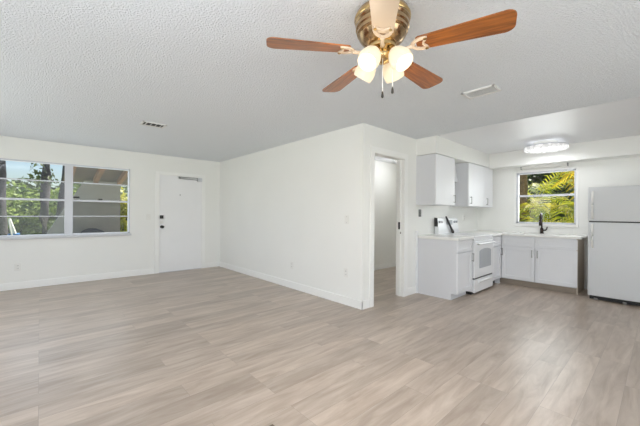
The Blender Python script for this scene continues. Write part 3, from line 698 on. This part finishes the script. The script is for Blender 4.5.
m.tube([a, a + dd * 0.05, b_ - dd * 0.09, b_ - dd * 0.02, b_], [0.012, 0.017, 0.018, 0.026, 0.018], 10)
tag(m.build('spatula', M['blackplastic'], None, 50), 'black utensil leaning diagonally against the white range backguard', 'utensil')

# refrigerator
GX, GY0, GY1 = 6.09, -0.005, 0.752
fg = thing('refrigerator', 'white top-freezer refrigerator beside the sink cabinet', 'refrigerator', (6.45, 0.37, 0))
MB().box(GX + 0.06, 6.80, GY0 + 0.006, GY1 - 0.006, 0.055, 1.668, 0.006).build('cabinet_body', M['fridge'], fg)
m = MB(); m.box(GX, GX + 0.056, GY0, GY1, 1.166, 1.672, 0.012, 3); fz = m.build('freezer_door', M['fridge'], fg, 40)
m = MB(); m.box(GX, GX + 0.056, GY0, GY1, 0.062, 1.150, 0.012, 3); fr_ = m.build('fridge_door', M['fridge'], fg, 40)
MB().box(GX + 0.02, GX + 0.059, GY0 + 0.01, GY1 - 0.01, 1.148, 1.168).build('door_gasket', M['blackplastic'], fg)
def fhandle(z0, z1):
    y = GY1 - 0.055; m = MB()
    m.tube([(GX + 0.004, y, z0), (GX - 0.03, y, z0 + 0.03), (GX - 0.045, y, z0 + 0.09), (GX - 0.047, y, (z0 + z1) / 2), (GX - 0.045, y, z1 - 0.09), (GX - 0.03, y, z1 - 0.03), (GX + 0.004, y, z1)], 0.014, 12)
    return m
fhandle(1.21, 1.60).build('handle', M['plastic'], fz, 60); fhandle(0.78, 1.12).build('handle', M['plastic'], fr_, 60)
gr = MB(); gr.box(GX + 0.035, GX + 0.06, GY0 + 0.02, GY1 - 0.02, 0.008, 0.058, 0.002)
for i in range(4): gr.box(GX + 0.028, GX + 0.036, GY0 + 0.03, GY1 - 0.03, 0.014 + i * 0.011, 0.019 + i * 0.011)
gr.build('kick_grille', M['blackplastic'], fg)
for y in (GY0 + 0.06, GY1 - 0.09, GY0 + 0.36):
    MB().box(GX + 0.012, GX + 0.06, y - 0.02, y + 0.02, 0, 0.03, 0.003).build('foot', M['nickel'], fg)
for y in (GY1 - 0.03,):
    MB().box(GX + 0.02, GX + 0.10, GY0 + 0.02, GY0 + 0.07, 1.668, 1.69, 0.003).build('hinge_cover', M['fridge'], fg)

# fixture above the kitchen window
vl = thing('valance_box', 'narrow white horizontal box mounted above the kitchen window', 'blind box', (XK, 1.465, 2.12))
MB().box(XK - 0.075, XK - 0.001, 1.12, 1.81, 2.115, 2.172, 0.004).build('box_body', M['plastic'], vl)
for y in (1.11, 1.81): MB().box(XK - 0.080, XK - 0.001, y, y + 0.01, 2.11, 2.178, 0.002).build('end_bracket', M['nickel'], vl)
MB().box(XK - 0.082, XK - 0.070, 1.118, 1.812, 2.168, 2.176, 0.001).build('top_rail', M['nickel'], vl)

# ------------------------------------------------------------------ outlets, switches
def plate(name, label, cat, x, y, z, face, kind, mat='plastic', group=None):
    """face: 'Y' wall facing -Y, 'X' wall facing -X."""
    o = thing(name, label, cat, (x, y, z), group)
    def bx(mb, u0, u1, d0, d1, z0, z1, bev):
        if face == 'Y': mb.box(x + u0, x + u1, y - d1, y - d0, z + z0, z + z1, bev)
        else: mb.box(x - d1, x - d0, y + u0, y + u1, z + z0, z + z1, bev)
    m = MB(); bx(m, -0.038, 0.038, 0, 0.006, -0.06, 0.06, 0.002); m.build('cover_plate', M[mat], o)
    if kind == 'outlet':
        for dz in (-0.022, 0.022):
            m = MB(); bx(m, -0.016, 0.016, 0.005, 0.008, dz - 0.014, dz + 0.014, 0.001); so_ = m.build('socket', M[mat], o)
            m = MB(); bx(m, -0.008, -0.005, 0.0078, 0.0086, dz - 0.006, dz + 0.006, 0); bx(m, 0.005, 0.008, 0.0078, 0.0086, dz - 0.006, dz + 0.006, 0); m.build('slots', M['blackplastic'], so_)
    elif kind == 'switch':
        m = MB(); bx(m, -0.008, 0.008, 0.005, 0.014, -0.012, 0.012, 0.002); m.build('toggle', M[mat], o)
    elif kind == 'blank':
        for dz in (-0.045, 0.038):
            m = MB(); bx(m, -0.004, 0.004, 0.005, 0.007, dz, dz + 0.007, 0); m.build('screw', M['nickel'], o)
    return o
plate('wall_outlet', 'white outlet low on the wall under the wide window', 'outlet', -0.256, YW, 0.36, 'Y', 'outlet', group='wall outlets')
plate('light_switch', 'white switch plate on the wall beside the front door lock', 'switch', 1.63, YW, 1.16, 'Y', 'switch')
plate('wall_outlet', 'white outlet low on the partition near its outer corner', 'outlet', XP, 2.92, 0.44, 'X', 'outlet', group='wall outlets')
plate('wall_outlet', 'white outlet low on the middle of the partition wall', 'outlet', XP, 4.15, 0.385, 'X', 'outlet', group='wall outlets')
plate('blank_plate', 'white blank plate at chest height on the partition wall', 'wall plate', XP, 2.91, 1.17, 'X', 'blank')
plate('light_switch', 'black switch plate on the wall beside the doorway above the worktop', 'switch', 4.55, YD, 1.27, 'Y', 'switch', 'black')
plate('wall_outlet', 'white outlet on the wall above the worktop past the range', 'outlet', 6.20, YD, 1.19, 'Y', 'outlet', group='wall outlets')

# floor register, its corner just inside the bottom edge of the photograph
fr0 = thing('floor_register', 'small metal floor register lying in the plank floor', 'floor register', (0.90, 1.40, 0))
cx1, cy1 = 1.03, 1.545
m = MB(); m.box(cx1 - 0.30, cx1, cy1 - 0.016, cy1, 0, 0.006, 0.002); m.box(cx1 - 0.30, cx1, cy1 - 0.14, cy1 - 0.124, 0, 0.006, 0.002)
m.box(cx1 - 0.016, cx1, cy1 - 0.14, cy1, 0, 0.006, 0.002); m.box(cx1 - 0.30, cx1 - 0.284, cy1 - 0.14, cy1, 0, 0.006, 0.002); m.build('register_frame', M['regi'], fr0)
m = MB()
for i in range(6): m.box(cx1 - 0.285, cx1 - 0.015, cy1 - 0.12 + i * 0.018, cy1 - 0.112 + i * 0.018, 0.0, 0.005)
m.build('register_grille', M['regi'], fr0)

# ------------------------------------------------------------------ outside
gnd = MB(); gnd.box(-60, 70, -60, 70, -0.5, -0.14)
struct('ground_lawn', gnd, M['grass'], 'green lawn around the house', 'lawn')
rf = MB(); rf.box(XL - 0.6, XK + 1.4, -4.8, YB - T - 0.01, 2.56, 2.66); rf.box(XL - 0.6, XK + 1.4, YB - T - 0.01, YW + T, 2.56, 2.66)  # out of view; eaves made deep to keep sun out of the rooms
struct('roof', rf, M['added_roof_slab'], 'unseen flat roof slab, its deep eaves added to block the sun', 'roof')

# porch beyond the wide window
pw = MB(); pw.prism([(-0.36, -0.14), (0.81, 2.02), (1.56, 2.02), (1.56, -0.14)], 'Y', 9.5, 9.7)
struct('wall_porch', pw, M['stucco'], 'grey stucco porch wall with a slanted edge beyond the window', 'wall')
pr = thing('porch_roof', 'brown timber porch roof sloping down beyond the window', 'porch roof', (2.0, 8.3, 2.3)); pr['kind'] = 'structure'
m = MB(); m.prism([(7.14, 2.50), (10.1, 1.98), (10.1, 2.02), (7.14, 2.54)], 'X', 0.42, 4.6); m.build('roof_boards', M['soffit'], pr)
for x in (0.48, 0.98, 1.48, 1.98, 2.5, 3.1, 3.7):
    m = MB(); m.prism([(7.14, 2.38), (9.48, 1.969), (9.48, 2.089), (7.14, 2.50)], 'X', x, x + 0.09); m.build('rafter', M['beam'], pr)
struct('porch_floor', MB().box(-0.6, 4.6, YW + T + 0.01, 10.0, -0.16, -0.04), M['concrete'], 'pale concrete porch slab beyond the window', 'slab')
sf = thing('patio_sofa', 'dark rounded patio sofa against the grey porch wall', 'sofa', (1.1, 9.1, -0.04))
m = MB()
prof = [(0.70, 0.40), (0.70, 0.66), (0.76, 0.80), (0.88, 0.855), (1.02, 0.85), (1.16, 0.79), (1.25, 0.70), (1.27, 0.60), (1.27, 0.40)]
m.prism(prof, 'Y', 9.25, 9.4, 0.01); m.build('backrest', M['darkfabric'], sf)
MB().box(0.68, 1.30, 8.75, 9.28, 0.18, 0.42, 0.04, 3).build('seat', M['darkfabric'], sf, 40)
for (x, y) in ((0.71, 8.8), (1.27, 8.8), (0.71, 9.36), (1.27, 9.36)):
    MB().cyl((x, y, -0.04), (x, y, 0.42 if y > 9.3 else 0.2), 0.02).build('leg', M['black'], sf)

def leafblob(mb, c, rad, n, size, rnd, flat=0.0):
    c = Vector(c)
    for _ in range(n):
        while True:
            p = Vector((rnd.uniform(-1, 1), rnd.uniform(-1, 1), rnd.uniform(-1, 1)))
            if 0.25 < p.length < 1: break
        p = p.normalized() * (p.length ** 0.5)
        q = c + Vector((p.x * rad[0], p.y * rad[1], p.z * rad[2]))
        nrm = (p + Vector((rnd.uniform(-.8, .8), rnd.uniform(-.8, .8), rnd.uniform(-.3, 1)))).normalized()
        a = nrm.orthogonal().normalized(); a.rotate(Matrix.Rotation(rnd.uniform(0, 6.28), 3, nrm)); b = nrm.cross(a)
        s = size * rnd.uniform(0.6, 1.3)
        mb.quad(q - a * s, q - b * s * 0.45, q + a * s, q + b * s * 0.45)
def bush(name, label, cat, c, rad, n, size, mat, seed, group=None, lobes=5):
    rnd = random.Random(seed); o = thing(name, label, cat, (c[0], c[1], -0.14), group)
    m = MB()
    for _ in range(lobes):
        cc = (c[0] + rnd.uniform(-.55, .55) * rad[0], c[1] + rnd.uniform(-.5, .5) * rad[1], c[2] + rnd.uniform(-.35, .45) * rad[2])
        k = rnd.uniform(0.45, 0.75)
        leafblob(m, cc, (rad[0] * k, rad[1] * k, rad[2] * k), n // lobes, size, rnd)
    m.build('foliage', M[mat], o)
    t = MB()
    for i in range(4):
        x = c[0] + rnd.uniform(-.2, .2) * rad[0]; y = c[1] + rnd.uniform(-.2, .2) * rad[1]
        t.tube([(c[0], c[1], -0.16), (x, y, c[2] * 0.6), (x + rnd.uniform(-.3, .3), y, c[2] + rad[2] * 0.3)], [0.05, 0.035, 0.015], 6)
    t.build('stems', M['trunk'], o)
    return o
def tree(label, base, top, r0, r1, crown, crad, n, size, mat, seed, group):
    rnd = random.Random(seed); o = thing('tree', label, 'tree', (base[0], base[1], -0.14), group)
    b = Vector(base); t = Vector(top)
    pts = [b.lerp(t, i / 8) + Vector((rnd.uniform(-.02, .02), rnd.uniform(-.02, .02), 0)) for i in range(9)]
    m = MB(); m.tube(pts, [r0 + (r1 - r0) * i / 8 for i in range(9)], 12); m.build('trunk', M['trunk'], o, 60)
    m = MB()
    for cc in crown: leafblob(m, cc, crad, n, size, rnd)
    m.build('crown', M[mat], o)
    return o
G = 'trees beyond the wide window'
tree('straight grey tree at the outer edge of the wide window', (-0.72, 11.6, -0.15), (-0.80, 11.6, 4.6), 0.11, 0.10, [(-0.8, 11.7, 4.9)], (0.42, 0.42, 0.6), 260, 0.12, 'leafd', 11, G)
tree('thicker grey tree in the middle of the wide window with ragged bark', (0.10, 12.0, -0.15), (0.16, 12.0, 4.8), 0.12, 0.11, [(0.2, 12.1, 5.3), (0.02, 12, 2.3)], (0.28, 0.3, 0.5), 110, 0.08, 'leafd', 12, G)
tree('leaning tree just beside the window mullion', (0.33, 11.3, -0.15), (0.72, 11.4, 4.6), 0.09, 0.08, [(0.75, 11.6, 4.8)], (0.4, 0.4, 0.6), 260, 0.12, 'leafd', 13, G)
GB = 'shrubs beyond the wide window'
bush('shrub', 'pale green shrub behind the straight grey tree', 'shrub', (-0.65, 14.0, 1.1), (1.3, 1.0, 1.25), 2600, 0.10, 'leaf', 21, GB, 7)
bush('shrub', 'leafy shrub filling the middle of the wide window', 'shrub', (0.35, 14.2, 1.0), (1.2, 1.0, 1.15), 2400, 0.10, 'leaf', 22, GB, 7)
bush('shrub', 'dark low shrub in front of the paler ones by the lawn', 'shrub', (0.0, 13.0, 0.55), (1.0, 0.6, 0.75), 2200, 0.08, 'leafd', 23, GB, 6)
bush('shrub', 'tall green shrub past the slanted porch wall', 'shrub', (1.1, 14.6, 1.6), (0.9, 0.9, 1.35), 2000, 0.10, 'leaf', 24, GB, 6)
bush('shrub', 'yellow green shrub past the straight end of the porch wall', 'shrub', (1.95, 11.3, 1.0), (0.5, 0.5, 1.0), 1500, 0.07, 'leafy', 25, GB, 6)
bush('hedge', 'long dark hedge far behind the shrubs', 'hedge', (0.4, 19.0, 1.2), (6.0, 1.2, 1.7), 6000, 0.16, 'leafd', 26, None, 14)
lc = thing('lawn_chair', 'small white and blue folding chair on the lawn beside the tree', 'chair', (-0.5, 10.5, -0.14))
def T2(pts, r, name, mat): MB().tube(pts, r, 8).build(name, M[mat], lc)
for y in (10.3, 10.7):
    T2([(-0.66, y, -0.14), (-0.40, y, 0.62)], 0.016, 'leg', 'plastic'); T2([(-0.36, y, -0.14), (-0.54, y, 1.05)], 0.016, 'leg', 'plastic')
MB().box(-0.56, -0.36, 10.3, 10.7, 0.60, 0.72, 0.01).build('seat', M['bluep'], lc)
MB().prism([(-0.45, 0.72), (-0.42, 0.72), (-0.52, 1.08), (-0.55, 1.08)], 'Y', 10.3, 10.7).build('backrest', M['plastic'], lc)

# palms outside the kitchen window
def frond(mb, p0, p1, p2, nl=22, ll=0.6, wd=0.024, seed=0, droop=0.5):
    rnd = random.Random(seed); p0, p1, p2 = Vector(p0), Vector(p1), Vector(p2)
    B = lambda t: p0 * (1 - t) ** 2 + p1 * 2 * t * (1 - t) + p2 * t * t
    pts = [B(i / 14) for i in range(15)]
    mb.tube(pts, [0.016 - 0.012 * i / 14 for i in range(15)], 6)
    for i in range(nl):
        t = 0.12 + 0.88 * i / nl; q = B(t); tg = (B(min(1, t + 0.02)) - B(t - 0.02)).normalized()
        sd_ = tg.cross(Vector((0, 0, 1)))
        if sd_.length < 0.1: sd_ = Vector((0, 1, 0))
        sd_.normalize(); L = ll * (0.35 + 0.65 * math.sin(math.pi * min(1, 0.15 + t * 0.85))) * rnd.uniform(0.85, 1.1)
        for s in (-1, 1):
            d0 = (sd_ * s * 0.85 + tg * 0.55 + Vector((0, 0, rnd.uniform(0.0, 0.25)))).normalized()
            m1 = q + d0 * L * 0.5; e = m1 + (d0 + Vector((0, 0, -droop - rnd.uniform(0, .3)))).normalized() * L * 0.5
            wv = tg * wd
            mb.quad(q - wv * 0.5, m1 - wv, m1 + wv, q + wv * 0.5)
            mb.tri(m1 - wv, e, m1 + wv)
def palm(label, base, h, fronds, mat, seed, nf=0, fl=1.7, trunk_r=0.1, group='palms outside the kitchen window', ll=0.55):
    rnd = random.Random(seed); o = thing('palm_tree', label, 'palm', (base[0], base[1], -0.14), group)
    m = MB(); cr = Vector((base[0], base[1], h))
    m.tube([(base[0], base[1], -0.16 + (h + 0.16) * i / 10) for i in range(11)], [trunk_r * (1.15 if i % 2 else 0.95) for i in range(11)], 12); m.build('trunk', M['palmtrunk'], o)
    fl_ = list(fronds)
    for k in range(nf):
        a = 2 * math.pi * (k + rnd.uniform(-.3, .3)) / nf; up = rnd.uniform(0.2, 1.0)
        L = fl * rnd.uniform(0.8, 1.15)
        d = Vector((math.cos(a), math.sin(a), 0))
        fl_.append((cr, cr + d * L * 0.5 + Vector((0, 0, up * L * 0.75)), cr + d * L + Vector((0, 0, (up - 0.75) * L * 0.7))))
    for i, fr in enumerate(fl_):
        f_ = MB(); frond(f_, *fr[:3], seed=seed * 50 + i, ll=ll); f_.build('frond', M[fr[3] if len(fr) > 3 else mat], o)
    return o
palm('palm with broad arching yellow-green fronds in the lower half of the kitchen window', (9.9, 2.02, 0), 0.75,
     [((9.9, 2.02, 0.75), (9.5, 1.95, 2.0), (9.3, 1.30, 1.15)), ((9.9, 2.02, 0.75), (9.7, 2.2, 1.9), (9.5, 2.6, 1.25))], 'palm', 3, 7, 1.5, 0.09)
palm('yellowed palm frond clump hanging at the upper corner of the kitchen window', (9.75, 0.75, 0), 2.35,
     [((9.75, 0.75, 2.35), (9.6, 1.3, 2.9), (9.35, 1.2, 1.7))], 'palmy', 4, 3, 1.2, 0.09)
palm('darker palm standing behind the two paler palms', (11.8, 2.75, 0), 1.7, [], 'palm', 5, 9, 1.9, 0.13)
palm('thick-trunked palm at the sash edge of the kitchen window', (10.3, 2.70, 0), 3.0, [((10.3, 2.7, 3.0), (9.7, 1.55, 3.15), (9.3, 1.30, 1.45), 'palmy')], 'palm', 6, 6, 1.5, 0.11)
GK = 'shrubs outside the kitchen window'
bush('shrub', 'dark green shrub behind the palms of the kitchen window', 'shrub', (14.2, 4.0, 1.3), (0.9, 1.6, 1.8), 3800, 0.12, 'leafd', 31, GK, 8)
bush('shrub', 'tall bright green shrub behind the yellowed palm', 'shrub', (14.4, 1.7, 1.9), (0.9, 1.2, 1.9), 3200, 0.12, 'leaf', 32, GK, 8)
bush('hedge', 'tall dense hedge far behind the palms', 'hedge', (17.0, 3.4, 2.2), (1.2, 3.6, 2.6), 6000, 0.16, 'leafd', 33, None, 12)
